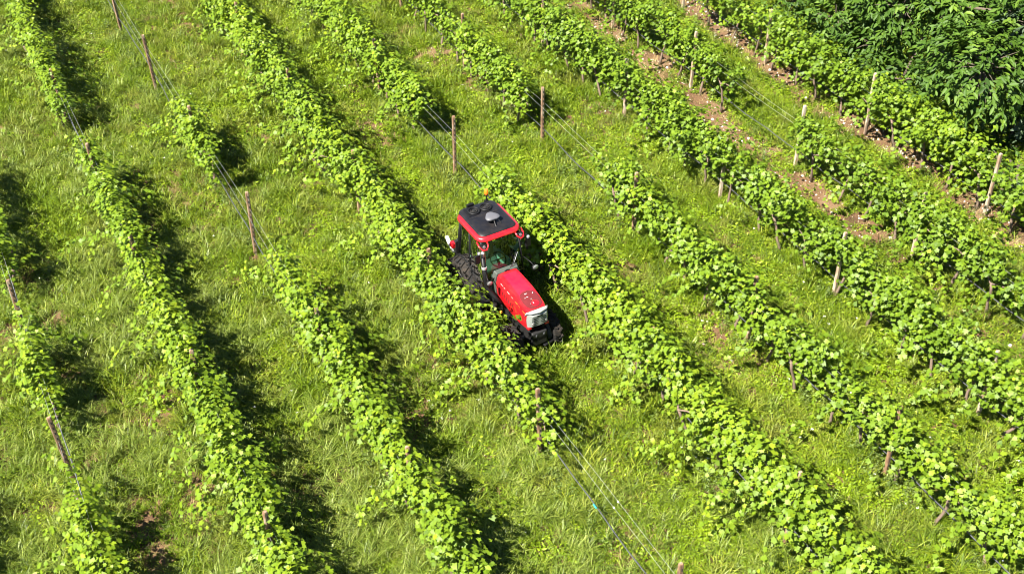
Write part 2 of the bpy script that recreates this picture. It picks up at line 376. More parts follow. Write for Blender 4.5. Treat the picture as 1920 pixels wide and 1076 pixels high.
def cover(name, label, sources, x, y, vi, scale, tilt=0.12):
    """one object of uncountable ground cover: points that carry a tuft each"""
    me = bpy.data.meshes.new(name); n = len(x); P = np.zeros((n, 3), np.float32); P[:, 0] = x; P[:, 1] = y; P[:, 2] = 0.002
    me.vertices.add(n); me.vertices.foreach_set('co', P.reshape(-1))
    a = me.attributes.new('vi', 'INT', 'POINT'); a.data.foreach_set('value', vi.astype(np.int32))
    a = me.attributes.new('sc', 'FLOAT', 'POINT'); a.data.foreach_set('value', scale.astype(np.float32))
    rot = np.stack([rng.normal(0, tilt, n), rng.normal(0, tilt, n), rng.uniform(0, 6.283, n)], 1).astype(np.float32)
    a = me.attributes.new('rot', 'FLOAT_VECTOR', 'POINT'); a.data.foreach_set('vector', rot.reshape(-1))
    o = link(name, me, sources[0].data.materials[0], None, 'stuff'); o['label'] = label
    ng = bpy.data.node_groups.new(name, 'GeometryNodeTree')
    ng.interface.new_socket('Geometry', in_out='INPUT', socket_type='NodeSocketGeometry'); ng.interface.new_socket('Geometry', in_out='OUTPUT', socket_type='NodeSocketGeometry')
    N, L = ng.nodes, ng.links
    gi, go = N.new('NodeGroupInput'), N.new('NodeGroupOutput'); ip = N.new('GeometryNodeInstanceOnPoints')
    g2 = N.new('GeometryNodeGeometryToInstance')
    for s_ in reversed(sources):
        oi = N.new('GeometryNodeObjectInfo'); oi.inputs['Object'].default_value = s_; oi.inputs['As Instance'].default_value = False
        L.new(oi.outputs['Geometry'], g2.inputs[0])
    def attr(nm, ty):
        q = N.new('GeometryNodeInputNamedAttribute'); q.data_type = ty; q.inputs['Name'].default_value = nm
        return next(s_ for s_ in q.outputs if s_.name == 'Attribute' and s_.enabled)
    L.new(gi.outputs[0], ip.inputs['Points']); L.new(g2.outputs[0], ip.inputs['Instance']); ip.inputs['Pick Instance'].default_value = True
    L.new(attr('vi', 'INT'), ip.inputs['Instance Index'])
    er = N.new('FunctionNodeEulerToRotation'); L.new(attr('rot', 'FLOAT_VECTOR'), er.inputs[0]); L.new(er.outputs[0], ip.inputs['Rotation'])
    cx = N.new('ShaderNodeCombineXYZ'); f_ = attr('sc', 'FLOAT')
    for i in range(3): L.new(f_, cx.inputs[i])
    L.new(cx.outputs[0], ip.inputs['Scale']); L.new(ip.outputs[0], go.inputs[0])
    md = o.modifiers.new('cover', 'NODES'); md.node_group = ng
    return o

R_ = np.random.default_rng(21)
src_short = [tuft('short_tuft', M['grass'], 19, .24, .6, .055, .40, .014, R_) for _ in range(6)]
src_long = [tuft('long_tuft', M['long_grass'], 26, .40, .4, .05, .30, .012, R_, 1.25) for _ in range(5)]
src_weed = [weedling('low_weed', M['weed'], 30, .14, .13, .056, R_) for _ in range(3)] + [weedling('small_weed', M['weed'], 40, .12, .10, .040, R_) for _ in range(3)]
src_herb = [weedling('tall_herb', M['herb'], 60, .12, .34, .05, R_, LANCE, .5) for _ in range(4)]
src_straw = [tuft('straw_tuft', M['straw'], 16, .17, .5, .06, .95, .006, R_, .5) for _ in range(4)]

# left-hand alleys carry long grass, right-hand ones low weeds
def p_short(x, y): return np.clip((1.05 - 1.25 * bare(x, y)), 0, 1) * np.clip(.85 + .5 * nz_d(x, y), 0, 1) * np.where(x > 21.6, .25, 1)
def longness(x, y): return np.clip((7.5 - x) / 8 + (20 - y) / 24 + 0.35, 0.10, 1.0)
def p_long(x, y): return longness(x, y) * np.clip((nz_b(x, y) * .5 + nz_a(x, y) * .7 - .40) * 2.4, 0, 1) * (1 - bare(x, y)) * (x < 21.5) * ~in_tractor(x, y)
def p_weed(x, y): return np.clip(.45 + .04 * (x - 5) + 1.1 * (nz_b(x + 40, y) - .5), .06, 1) * np.clip(1.05 - 1.15 * bare(x, y), 0, 1)
def p_herb(x, y): return np.clip(1 - rowd(x) / .55, 0, 1) * np.clip(1.6 * nz_a(x + 17, y) - .3, 0, 1) * np.where(x > 14.5, .25, 1) * (1 - .9 * bare(x, y)) * (x < 21.8)
def p_straw(x, y):
    b_ = bare(x, y); return np.clip(.55 * (b_ > .15) * np.clip(1.3 - b_, 0, 1) + .22 * np.clip(1 - rowd(x) / .5, 0, 1) * (nz_d(x - 30, y) > .5) + .14 + .45 * (nz_a(x + 60, y) > .62), 0, 1)
x, y = scatter(90, p_short)
cover('meadow_grass', 'short green grass covering the alleys between the vines', src_short, x, y, rng.integers(0, 6, len(x)), (.22 + .70 * nz_a(x + 5, y) + .55 * nz_c(x, y + 9) * np.where(bare(x, y) > .2, .5, 1)) * rng.uniform(.6, 1.35, len(x)) * (1 - .4 * rut(x)), .2)
x, y = scatter(42, p_long)
cover('long_grass', 'tall arching grass growing in clumps', src_long, x, y, rng.integers(0, 5, len(x)), rng.uniform(.55, 1.15, len(x)))
x, y = scatter(105, p_weed)
cover('low_weeds', 'low broad-leaved weeds and clover among the grass', src_weed, x, y, rng.integers(0, 6, len(x)), rng.uniform(.6, 1.3, len(x)))
x, y = scatter(40, p_herb)
cover('tall_herbs', 'taller grey-green weeds along the foot of the vine rows', src_herb, x, y, rng.integers(0, 4, len(x)), rng.uniform(.5, 1.15, len(x)))
x, y = scatter(34, p_straw)
cover('dry_straw', 'dry straw lying in patches between the vine rows', src_straw, x, y, rng.integers(0, 4, len(x)), rng.uniform(.5, 1.2, len(x)))
# white stones on the worn tracks, small white flowers in the grass
src_stone = []
for q in range(4):
    mb = MB(); rr = [[(math.cos(a) * w * R_.uniform(.75, 1.2), math.sin(a) * w * .8 * R_.uniform(.75, 1.2), z) for a in np.linspace(0, 2 * math.pi, 7)[:-1]] for w, z in ((.028, -.01), (.036, .012), (.018, .03))]
    mb.loft(rr, False, True); me = bpy.data.meshes.new('stone'); me.from_pydata(mb.v, [], mb.f); me.materials.append(M['stone']); src_stone.append(bpy.data.objects.new('stone', me))
x, y = scatter(60, lambda x, y: np.clip(bare(x, y) - .2, 0, 1) * .65 * (x > 11.5) + .002)
cover('stones', 'pale stones strewn over the bare soil tracks', src_stone, x, y, rng.integers(0, 4, len(x)), rng.choice([.35, .5, .8, 1.3], len(x), p=[.4, .35, .2, .05]) * rng.uniform(.8, 1.2, len(x)), .3)
src_fl = [weedling('white_flower', M['petal'], 5, .03, .01, .028, R_, OVAL, 1.5) for _ in range(2)]
for s_ in src_fl:
    s_.data.transform(Matrix.Translation((0, 0, .17)))
x, y = scatter(3.2, lambda x, y: np.clip(nz_b(x - 9, y) - .35, 0, 1))
cover('white_flowers', 'tiny white flowers scattered through the grass', src_fl, x, y, rng.integers(0, 2, len(x)), rng.uniform(.5, 1.0, len(x)))

# ------------------------------------------------------------------ vine rows
ORD = ['first', 'second', 'third', 'fourth', 'fifth', 'sixth', 'seventh', 'eighth', 'ninth', 'tenth', 'eleventh', 'twelfth', 'thirteenth', 'fourteenth', 'fifteenth', 'sixteenth', 'seventeenth', 'eighteenth', 'nineteenth', 'twentieth'] + ['twenty-' + s for s in ('first', 'second', 'third', 'fourth', 'fifth', 'sixth', 'seventh', 'eighth', 'ninth')] + ['thirtieth']
def row_words(r): return 'in the %s vine row from left' % ORD[r - 1]
# stretches of each row without vines (from, to along Y)
GAPS = {0: [(18.6, 21.0)], 1: [(21.0, 22.95), (16.75, 18.7)], 2: [(27.5, 30.5)], 3: [(28.7, 60), (20.9, 24.8)], 4: [(0, 13.55)], 5: [(22.0, 24.75)],
        6: [(20.9, 24.2)], 7: [], 8: [(19.5, 22.2)], 9: []}
# cordon height, top, half thickness, lowest leaves, leaf amount
STYLE = {0: (.75, 1.65, .22, .35, 1.0), 1: (.75, 1.52, .15, .25, .80), 2: (.75, 1.66, .14, .22, .70), 3: (.78, 1.64, .14, .22, .70), 4: (.80, 1.70, .21, .30, 1.0), 5: (.80, 1.70, .18, .36, .90),
         6: (.88, 1.62, .19, .50, .85), 7: (.92, 1.74, .24, .58, 1.05), 8: (.92, 1.64, .23, .58, .95), 9: (.92, 1.60, .30, .50, 1.0)}
POSTS = {1: [17.6, 22.15], 2: [13.7, 18.1, 22.45, 26.7, 30.85], 3: [13.9, 18.3, 22.8, 27.2, 31.57, 35.63], 4: [9.5, 14.1, 18.85, 23.2, 27.7, 32.2],
         5: [10.1, 14.5, 19.0, 23.44, 28.15, 32.6], 6: [10.54, 14.77, 19.23, 23.68, 28.27, 32.7], 7: [10.83, 15.1, 19.38, 23.75, 28.28], 8: [11.0, 15.33, 19.63, 24.2, 28.4], 9: [15.77, 20.02, 24.34, 28.5]}
def in_gap(r, y): m = .33 if r in (4, 5, 6) else .1; return any(a - m < y < b_ + m for a, b_ in GAPS[r])
def seen(x, y, z0=0, z1=1.8, m=45):
    for z in (z0, z1):
        px, py = to_px(x, y, z)
        if -m < px < 1920 + m and -m < py < 1076 + m: return True
    return False
def vine_foliage(r, zc, top, w, low, amt, weak):
    nsh = int(26 * amt * weak); H = (top - zc)
    n = max(nsh, 4)
    p = np.stack([r.normal(0, .05, n), r.uniform(-.56, .56, n), zc + r.normal(0, .06, n)], 1)
    d = unit(np.stack([r.normal(0, .38, n), r.normal(0, .22, n), np.ones(n)], 1))
    L = r.uniform(.75, 1.4, n) * H * 1.25
    strag = r.random(n) < 0.13                         # long shoots that lean out of the row
    side = np.where(r.random(n) < .55, 1, -1)
    d[strag, 0] += side[strag] * 0.9; L[strag] *= 1.25
    P, A, D = [], [], []
    steps = 22; ds = .075
    for k in range(steps):
        live = (k * ds) < L
        if not live.any(): break
        d = d + r.normal(0, .17, d.shape)
        d[:, 2] -= np.where(p[:, 2] > top, .34, .0) + np.where(strag, .10, .02)
        d[:, 0] -= np.where(strag, 0, .22 * np.clip(p[:, 0] / w, -1.5, 1.5))
        d = unit(d); p = p + d * ds
        for rep in range(2):
            ok = live & (r.random(n) < (1.0, .62)[rep])
            if ok.any():
                P.append(p[ok] + r.normal(0, .055, (ok.sum(), 3))); A.append((k * ds / L)[ok]); D.append(d[ok])
    # leaves hanging below the cordon
    m = int(95 * amt * weak * (1.25 - low))
    q = np.stack([r.normal(0, w * .55, m), r.uniform(-.55, .55, m), low + (zc - low) * r.random(m) ** .6], 1)
    P.append(q); A.append(np.full(m, .2)); D.append(np.tile([0, 0, -1.0], (m, 1)))
    P = np.concatenate(P); A = np.concatenate(A); D = np.concatenate(D); P[:, 2] = np.maximum(P[:, 2], .08)
    n = len(P)
    out = np.zeros((n, 3)); out[:, 0] = np.tanh(P[:, 0] / (w * .5)); P = P + out * .07
    N = r.normal(0, .30, (n, 3)) + out * .55; N[:, 2] += .75
    T = r.normal(0, .6, (n, 3)) + out * .5; T[:, 2] -= .45
    S = r.uniform(.082, .132, n) * np.where(A > .85, .72, 1)
    t = np.clip(r.normal(.44, .13, n) + .30 * np.clip(A - .45, 0, 1), 0, 1)
    return P, N, T, S, t
vr = np.random.default_rng(5)
n_vines = 0
for r, X in ROWX.items():
    zc, top, w, low, amt = STYLE[r]
    ys = np.arange(6.2, 44, 0.98) + vr.normal(0, .05)
    k = 0
    for y in ys:
        yy = y + vr.normal(0, .07); xx = X + vr.normal(0, .03)
        if in_gap(r, yy): continue
        if r == 0:
            if not (13.5 < yy < 24.5): continue
        elif not seen(xx, yy): continue
        if r == 9 and not (13.0 < yy < 27.5): continue
        weak = float(np.clip(vr.normal(1.0, .27), .40, 1.4))
        if r == 6 and 10.9 < yy < 12.4: weak *= .55
        if r == 8 and 22 < yy < 23.5: weak *= .6
        if r == 1: weak *= .9
        t_ = top * float(np.clip(vr.normal(1, .06), .80, 1.07))
        o = empty('grapevine', (xx, yy, 0))
        if r == 0: tag(o, 'grapevine just outside the left edge, casting the corner shadow', 'grapevine', 'grapevines in the rows')
        else: tag(o, 'leafy grapevine, %s from the lower end %s' % (ORD[k], row_words(r)), 'grapevine', 'grapevines in the rows')
        k += 1; n_vines += 1
        dt_ = {7: -.10, 8: -.14, 9: -.10, 6: -.04}.get(r, .02)
        wv_ = w * float(vr.uniform(.85, 1.2))
        if r == 4 and 16.6 < yy < 20.6: wv_ = .2; o.location.x -= .10
        P, N, T, S, t = vine_foliage(vr, zc, t_, wv_, low, amt, weak)
        if r == 4 and 16.2 < yy < 21: k_ = P[:, 0] < .42; P, N, T, S, t = P[k_], N[k_], T[k_], S[k_], t[k_]
        if r >= 6:                                      # the posts stand clear on the near side
            pd = np.abs(P[:, 1] + yy - np.array(POSTS[r])[:, None]).min(0)
            k_ = (pd > .16) | (P[:, 0] > .10) | (P[:, 2] > (2 if r == 9 else 1.05)) | (vr.random(len(P)) < .15); P, N, T, S, t = P[k_], N[k_], T[k_], S[k_], t[k_]
        link('foliage', leaf_mesh('vine_foliage', P, N, T, S, np.clip(t + dt_, 0, 1), VINE, M['vine_leaf']), None, o, 'stuff')
        mb = MB(); lean = vr.normal(0, .07, 2); pts = [(0, 0, -.05)]
        for q in range(1, 6): pts.append((lean[0] * q / 3 + vr.normal(0, .012), lean[1] * q / 2.2 + vr.normal(0, .015), zc * q / 5))
        mb.tube(pts, [.040, .034, .030, .029, .031, .028], 7)
        for sg in (-1, 1):
            b_ = pts[-1]; mb.tube([(b_[0], b_[1], b_[2] - .03), (b_[0] * .6, b_[1] + sg * .16, zc + .03), (0, b_[1] + sg * .42, zc + .01)], [.022, .017, .011], 6)
        mb.build('trunk', M['bark'], o, smooth='all')

# ------------------------------------------------------------------ posts
def make_post(mat, rusty, rr):
    h = 1.77 + rr.normal(0, .03); a = .040
    mb = MB(); ring = lambda z, s: [(s * x * a, s * y * a * .85, z) for x, y in ((-.7, -1), (.7, -1), (1, -.7), (1, .7), (.7, 1), (-.7, 1), (-1, .7), (-1, -.7))]
    mb.loft([ring(-.3, 1.05), ring(.6, 1.03), ring(h - .03, 1.0), ring(h, .8)])
    return mb, h
pr = np.random.default_rng(9)
for r, L in POSTS.items():
    L = [y for y in L if seen(ROWX[r], y, 0, 1.77, 8)]
    for k, y in enumerate(L):
        rusty = r <= 6; o = empty('vineyard_post', (ROWX[r] + pr.normal(0, .015), y, 0))
        o.rotation_euler = (pr.normal(0, .018), pr.normal(0, .018), pr.normal(0, .12))
        mb, h = make_post(None, rusty, pr); sh = mb.build('shaft', M['post_rust' if rusty else 'post_grey'], o)
        mb = MB()
        for q in range(int((h - .25) / .135)):
            z = h - .12 - q * .135
            for sx in (-1, 1): mb.box((sx * .004, -.0385, z) if sx > 0 else (.0455, 0, z + .02), (.022, .006, .055) if sx > 0 else (.006, .02, .055))
        if rusty: mb.build('wire_slots', M['slot'], o, kind='stuff')
        tag(o, '%s post, %s from the bottom %s' % ('rust-brown notched' if rusty else 'weathered pale', ORD[k], row_words(r)), 'post', 'vineyard posts')

# ------------------------------------------------------------------ wires and drip hoses
HOSE = {1: .5, 2: .5, 3: .5, 4: .48, 5: .5, 6: .5, 7: .52, 8: .5, 9: .52}
wr = np.random.default_rng(31)
for r in range(1, 10):
    X = ROWX[r]
    ys = [y for y in np.arange(5, 46, .25) if seen(X, y, 0, 1.8, 60)]
    a, b_ = min(ys), max(ys); n = int((b_ - a) / .45) + 1; Y = np.linspace(a, b_, n)
    ph = wr.uniform(0, 6, 4)
    post = np.array(POSTS[r]); dist = np.abs(Y[:, None] - post[None, :]).min(1); sag = np.minimum(dist / 2.2, 1)
    mb = MB(); zz = HOSE[r] - .045 * sag + .018 * np.sin(Y * 1.7 + ph[0]) + .012 * np.sin(Y * 4.1 + ph[1])
    xx = X + .035 + .022 * np.sin(Y * .9 + ph[2]) + .01 * np.sin(Y * 3.3)
    mb.tube(list(zip(xx, Y, zz)), .0125, 6)
    h = mb.build('drip_hose', M['hose'], None, smooth='all')
    tag(h, 'dark drip hose strung low %s' % row_words(r), 'hose', 'drip hoses along the rows')
    if r == 4:
        mb = MB(); yb = at_x(1113, 945, X)[1]; mb.tube([(X + .03, yb - .05, HOSE[4] - .02), (X + .03, yb + .05, HOSE[4] - .02)], .017, 8); mb.build('joint', M['teal'], h)
    for q, (z, dx, nm) in enumerate(((1.20, -.045, 'thin trellis wire on the left side'), (1.27, .05, 'thin trellis wire on the right side'))):
        mb = MB(); s_ = z - .018 * sag + .006 * np.sin(Y * 2.1 + ph[q])
        mb.tube(list(zip(X + dx + .01 * np.sin(Y * 1.1 + q), Y, s_)), .0024, 5)
        wv = tag(mb.build('trellis_wire', M['wire'], None, smooth='all'), '%s %s' % (nm, row_words(r)), 'wire', 'trellis wires')
        if r in (4, 6):
            for px, py in {4: [(1152, 937), (1160, 922)], 6: [(1600, 716), (1611, 698)]}[r][q:q + 1]:
                yb = at_x(px, py, X + dx)[1]; mb = MB(); mb.lathe([(.003, -.02), (.015, -.012), (.018, .003), (.011, .015), (.002, .02)], (X + dx, yb, z - .01), 'z', 8); mb.build('white_tie', M['clip'], wv, smooth='all')

# ------------------------------------------------------------------ trees at the upper right
def tree(name, label, foot, lobes, mat, size, seed, shape=LANCE, dens=1.0):
    r = np.random.default_rng(seed); o = tag(empty(name, (foot[0], foot[1], 0)), label, 'tree', 'trees at the edge of the vineyard')
    f3 = np.array([foot[0], foot[1], 0.0]); Pl, Nl, Tl, Sl, tl = [], [], [], [], []
    mb = MB(); top = np.array([0, 0, max(c[2] for c, _ in lobes) * .62])
    mb.tube([(0, 0, -.2), (.04, -.03, top[2] * .4), (-.05, .05, top[2] * .75), tuple(top)], [.22, .18, .14, .10], 10)
    for c, R in lobes:
        c = np.array(c) - f3
        st = np.array([0, 0, top[2] * r.uniform(.45, .95)]); mid = (st + c) / 2 + np.array([0, 0, .25])
        mb.tube([tuple(st), tuple(mid), tuple(c)], [.09, .06, .025], 7)
        nt = int(300 * R * R * dens) + 25                         # leafy twigs on the lobe's rind
        for k in range(nt):
            v = unit(r.normal(0, 1, (1, 3)))[0]; rad = R * (1 - .45 * r.random() ** 2.2) * (1 + .30 * math.sin(5 * v[0] + seed) * math.cos(4 * v[1] + 3 * v[2]) + .10 * math.sin(11 * v[1] + 7 * v[2]))
            p0 = c + v * rad * np.array([1, 1, .82]); dirn = unit((v + np.array([0, 0, -.35]) + r.normal(0, .35, 3))[None])[0]
            nl = int(r.integers(6, 11)); L = r.uniform(.25, .5)
            s = (np.arange(nl) + .5) / nl
            dr = dirn[None, :] + np.array([0, 0, -.55])[None, :] * s[:, None]
            pts = p0 + np.cumsum(dr, 0) * L / nl
            sd = unit(np.cross(dirn, [0, 0, 1.0])[None] + 1e-6)[0] * np.where(np.arange(nl) % 2, 1, -1)[:, None]
            T = dirn[None] * .6 + sd * .5 + r.normal(0, .45, (nl, 3)); T[:, 2] -= .55
            N = np.tile([0, 0, .8], (nl, 1)) + v * .6 + r.normal(0, .42, (nl, 3))
            Pl.append(pts + T * size * .4); Nl.append(N); Tl.append(T); Sl.append(size * r.uniform(.7, 1.2, nl)); tl.append(np.clip(r.normal(.42, .16) + r.normal(0, .1, nl), 0, 1))
        k = nt // 12
        for q in range(k):
            v = unit(r.normal(0, 1, (1, 3)))[0]; mb.tube([tuple(c), tuple(c + v * R * .45 + np.array([0, 0, .05])), tuple(c + v * R * .9)], [.022, .013, .005], 4)
    mb.build('trunk', M['tree_bark'], o, smooth='all')
    link('crown', leaf_mesh('crown', np.concatenate(Pl), np.concatenate(Nl), np.concatenate(Tl), np.concatenate(Sl), np.concatenate(tl), shape, mat), None, o, 'stuff')
def lobe(px, py, x, R): return (tuple(at_x(px, py, x)), R)
tree('broadleaf_tree', 'large dark green tree overhanging the right edge above the vines', (24.9, 18.4),
     [lobe(1842, 128, 22.6, 1.18), lobe(1795, 10, 23.6, .75), lobe(1915, 40, 24.0, .6), lobe(1880, 290, 23.4, .8), ((25.2, 18.5, 4.8), 1.7), ((25.4, 17.0, 3.0), 1.2)], M['tree_leaf'], .18, 1)
tree('broadleaf_tree', 'bushy dark green tree in the middle of the trees at top right', (24.9, 22.0),
     [lobe(1690, 15, 23.2, .82), lobe(1690, 150, 22.5, .52), lobe(1635, 85, 22.6, .55), ((25.2, 22.0, 4.0), 1.5), ((25.3, 20.2, 2.2), 1.0)], M['tree_leaf'], .175, 2)
tree('broadleaf_tree', 'dark green tree at the left end of the trees along the top', (24.6, 25.4),
     [lobe(1568, 38, 22.7, .80), lobe(1480, 5, 22.9, .58), lobe(1610, -50, 23.6, .9), ((24.8, 25.5, 3.4), 1.4), ((24.6, 28.0, 2.6), 1.4)], M['tree_leaf'], .175, 3)
tree('grey_leaved_tree', 'grey-green tree cut off by the right edge of the picture', (25.6, 15.6),
     [lobe(1935, 55, 23.9, .6), lobe(1945, 190, 23.8, .6), ((26.0, 15.6, 3.4), 1.3)], M['blue_leaf'], .15, 4)
tree('shrub', 'leafy shrub beneath the trees behind the last vine row', (23.0, 17.0),
     [lobe(1825, 320, 22.3, .50), lobe(1905, 350, 22.3, .60), lobe(1770, 275, 22.2, .45)], M['tree_leaf'], .15, 6, OVAL)

# ------------------------------------------------------------------ the tractor (front towards -Y)
TR = tag(empty('tractor', (9.0, 18.0, 0), math.radians(1.5)), 'narrow red vineyard tractor with black-topped cab driving between two rows', 'tractor')
def wheel(x, y, R, w, rim):
    s = 1 if x > 0 else -1
    hub = MB().lathe([(.02, -.05), (.10, -.05), (.10, .05), (.06, .08), (.02, .08)], (0, 0, 0), 'x', 16).build('wheel', M['steel'], TR, smooth=True)
    hub.location = (x, y, R - .015)
    if s < 0: hub.rotation_euler = (0, 0, math.pi)
    h = w / 2
    MB().lathe([(R * .58, -h * .8), (R * .72, -h), (R * .90, -h * .95), (R * .965, -h * .7), (R * .975, 0), (R * .965, h * .7), (R * .90, h * .95), (R * .72, h), (R * .58, h * .8)], (0, 0, 0), 'x', 40).build('tyre', M['rubber'], hub, smooth=True)
    MB().lathe([(.05, -.02), (R * .42, -.03), (R * .55, h * .55), (R * .60, h * .85), (R * .60, -h * .85), (R * .5, -h * .6), (.05, -.05)][:5], (0, 0, 0), 'x', 32).build('rim', M['silver'], hub, smooth=True)
    mb = MB(); nl = int(2 * math.pi * R / .16)
    for k in range(nl):
        for sd in (-1, 1):
            a = 2 * math.pi * (k + (.5 if sd > 0 else 0)) / nl
            rot = Matrix.Rotation(a, 3, 'X') @ Matrix.Rotation(sd * .6, 3, 'Z')
            c = Matrix.Rotation(a, 3, 'X') @ Vector((sd * h * .48, 0, R * .985)); mb.box(c, (h * 1.02, .035, .05), rot)
    mb.build('tread', M['rubber'], hub, kind='stuff')
wheel(-.52, .84, .60, .33, 1); wheel(.52, .84, .60, .33, 1)
wheel(-.46, -1.14, .37, .22, 0); wheel(.46, -1.14, .37, .22, 0)
# chassis
MB().box((0, -.35, .52), (.36, 2.3, .34)).box((0, .75, .55), (.5, .6, .42)).build('chassis', M['steel'], TR, bevel=.03)
MB().tube([(-.40, -1.14, .36), (0, -1.14, .40), (.40, -1.14, .36)], .06, 10).build('front_axle', M['steel'], TR, smooth=True)
MB().tube([(-.40, .86, .545), (.40, .86, .545)], .09, 12).build('rear_axle', M['steel'], TR, smooth=True)
MB().box((0, -1.46, .52), (.34, .08, .13)).box((.28, -1.46, .30), (.40, .09, .05), Matrix.Rotation(.25, 3, 'Z')).build('front_weight', M['black'], TR, bevel=.02)
for sx in (-.08, .10): MB().box((sx, -1.48, .62), (.035, .06, .05)).build('hitch_clevis', M['dome'], TR, bevel=.01)
# bonnet: cross sections from the cab to the nose (y, top z, half width at shoulder, half width at waist, bottom z)
HB = [(-.16, 1.385, .228, .272, .84), (-.40, 1.385, .236, .280, .80), (-.80, 1.365, .242, .284, .76), (-1.08, 1.325, .240, .280, .76), (-1.28, 1.275, .232, .268, .78), (-1.37, 1.24, .216, .252, .80)]
def hood_ring(y, zt, ws, wm, zb):
    half = [(wm * .90, zb), (wm, zb + (zt - zb) * .35), (wm, zb + (zt - zb) * .62), (ws + .012, zt - .07), (ws - .02, zt - .018), (ws * .55, zt - .004), (0, zt)]
    return [(x, y, z) for x, z in half] + [(-x, y, z) for x, z in half[-2::-1]]
MB().loft([hood_ring(*q) for q in HB], True, True).build('bonnet', M['red'], TR, smooth=True)
def hood_at(y):
    ys = [q[0] for q in HB][::-1]
    return [float(np.interp(y, ys, [q[k] for q in HB][::-1])) for k in range(1, 5)]
def on_top(x, y, lift=.004):
    zt, ws, wm, zb = hood_at(y); ax = abs(x); xs = [0, ws * .55, ws - .02, ws + .012]; zs = [zt, zt - .004, zt - .018, zt - .07]
    return (x, y, float(np.interp(ax, xs, zs)) + lift)
mb = MB(); nn = 9; gx = np.linspace(-1, 1, 7)
mb.loft([[on_top(g_ * (.155 + .02 * t), -.24 - t * .92, .005) for g_ in gx] for t in np.linspace(0, 1, 8)], False, False, closed=False).build('top_panel', M['red_sky_lit'], TR, smooth=True)  # flat top of the bonnet, with the sky's sheen put into its red
# rounded maroon patch at the front of the bonnet, with the round red emblem
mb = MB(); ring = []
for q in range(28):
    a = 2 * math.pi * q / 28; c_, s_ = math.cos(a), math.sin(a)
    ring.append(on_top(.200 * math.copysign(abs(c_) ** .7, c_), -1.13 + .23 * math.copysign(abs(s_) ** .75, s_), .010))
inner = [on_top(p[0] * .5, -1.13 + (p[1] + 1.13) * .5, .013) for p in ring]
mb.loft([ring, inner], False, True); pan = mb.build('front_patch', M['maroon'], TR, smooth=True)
mb = MB(); mb.loft([[on_top(.03 + .085 * math.cos(a), -1.265 + .07 * math.sin(a), .016) for a in np.linspace(0, 2 * math.pi, 21)[:-1]]], False, True); mb.build('emblem', M['red'], pan)
rr = random.Random(4)
for q in range(9):
    x_, y_ = rr.uniform(-.13, .13), rr.uniform(-1.28, -.96); mb = MB(); sz = rr.uniform(.005, .012)
    p_ = on_top(x_, y_, .019); mb.box(p_, (sz * rr.uniform(.8, 3.5), sz, .003), Matrix.Rotation(rr.uniform(0, 3), 3, 'Z')); mb.build('fleck', M['yellow' if q == 2 else 'white'], pan)
for sx in (-1, 1):
    def on_side(y, t, lift=.004):
        zt, ws, wm, zb = hood_at(y); return (sx * (wm + lift), y, zb + (zt - zb) * t)
    mb = MB(); a = [on_side(-.92, .60), on_side(-1.33, .56), on_side(-1.35, .40), on_side(-.99, .37)]; mb.add(a, [(0, 1, 2, 3) if sx < 0 else (3, 2, 1, 0)]); mb.build('side_panel', M['orange_red'], TR)
    for q in range(6):
        y_ = -.42 - q * .085; mb = MB(); a = [on_side(y_, .58, .005), on_side(y_ - .03, .58, .005), on_side(y_ - .06, .40, .005), on_side(y_ - .03, .40, .005)]
        mb.add(a, [(0, 1, 2, 3)]); mb.build('side_vent', M['maroon'], TR)
    for q in range(7):                                  # pale decal dashes along the shoulder
        y_ = -.34 - q * .14 - (.05 if q > 2 else 0); zt, ws, wm, zb = hood_at(y_); L_ = (.10, .05)[q % 2]
        def sh(y, t):
            zt, ws, wm, zb = hood_at(y); zl = zb + (zt - zb) * .62; zu = zt - .07; return (sx * (wm + (ws + .012 - wm) * t + .006), y, zl + (zu - zl) * t + .003)
        mb = MB(); mb.add([sh(y_, .72), sh(y_ - L_, .72), sh(y_ - L_, .66), sh(y_, .66)], [(0, 1, 2, 3)]); mb.build('decal', M['yellow' if q > 3 else 'white'], TR)
# nose: silver rim, grey grille, headlamps
mb = MB(); gr = []
for t, (y_, k, zt, zb) in enumerate(((-1.365, 1.02, 1.21, .84), (-1.44, .94, 1.18, .86), (-1.485, .74, 1.145, .89))):
    w_ = .238 * k; gr.append([(w_ * .95, y_, zb), (w_, y_, (zt + zb) / 2), (w_ * .92, y_, zt), (0, y_ - .015, zt + .012), (-w_ * .92, y_, zt), (-w_, y_, (zt + zb) / 2), (-w_ * .95, y_, zb), (0, y_ - .015, zb)])
mb.loft(gr, False, True); grl = mb.build('grille', M['grille'], TR, smooth=True)
mb = MB(); mb.tube([(-.25, -1.33, 1.10), (-.24, -1.38, 1.20), (-.175, -1.445, 1.215), (0, -1.485, 1.22), (.175, -1.445, 1.215), (.24, -1.38, 1.20), (.25, -1.33, 1.10)], [.016, .022, .026, .028, .026, .022, .016], 8); mb.build('nose_rim', M['silver'], TR, smooth='all')
MB().box((0, -1.502, 1.14), (.13, .012, .02)).build('badge', M['black'], grl)
for k in range(5): MB().box((0, -1.492, .93 + k * .042), (.28, .012, .012)).build('slat', M['steel'], grl)
for sx in (-1, 1):
    MB().lathe([(.001, -.02), (.025, -.02), (.032, 0), (.001, .008)][::-1], (sx * .15, -1.478, .96), 'y', 16).build('headlight', M['lamp_dim'], TR, smooth=True)
    MB().box((sx * .20, -1.40, .82), (.10, .10, .05)).build('bumper_corner', M['red'], TR, bevel=.01)
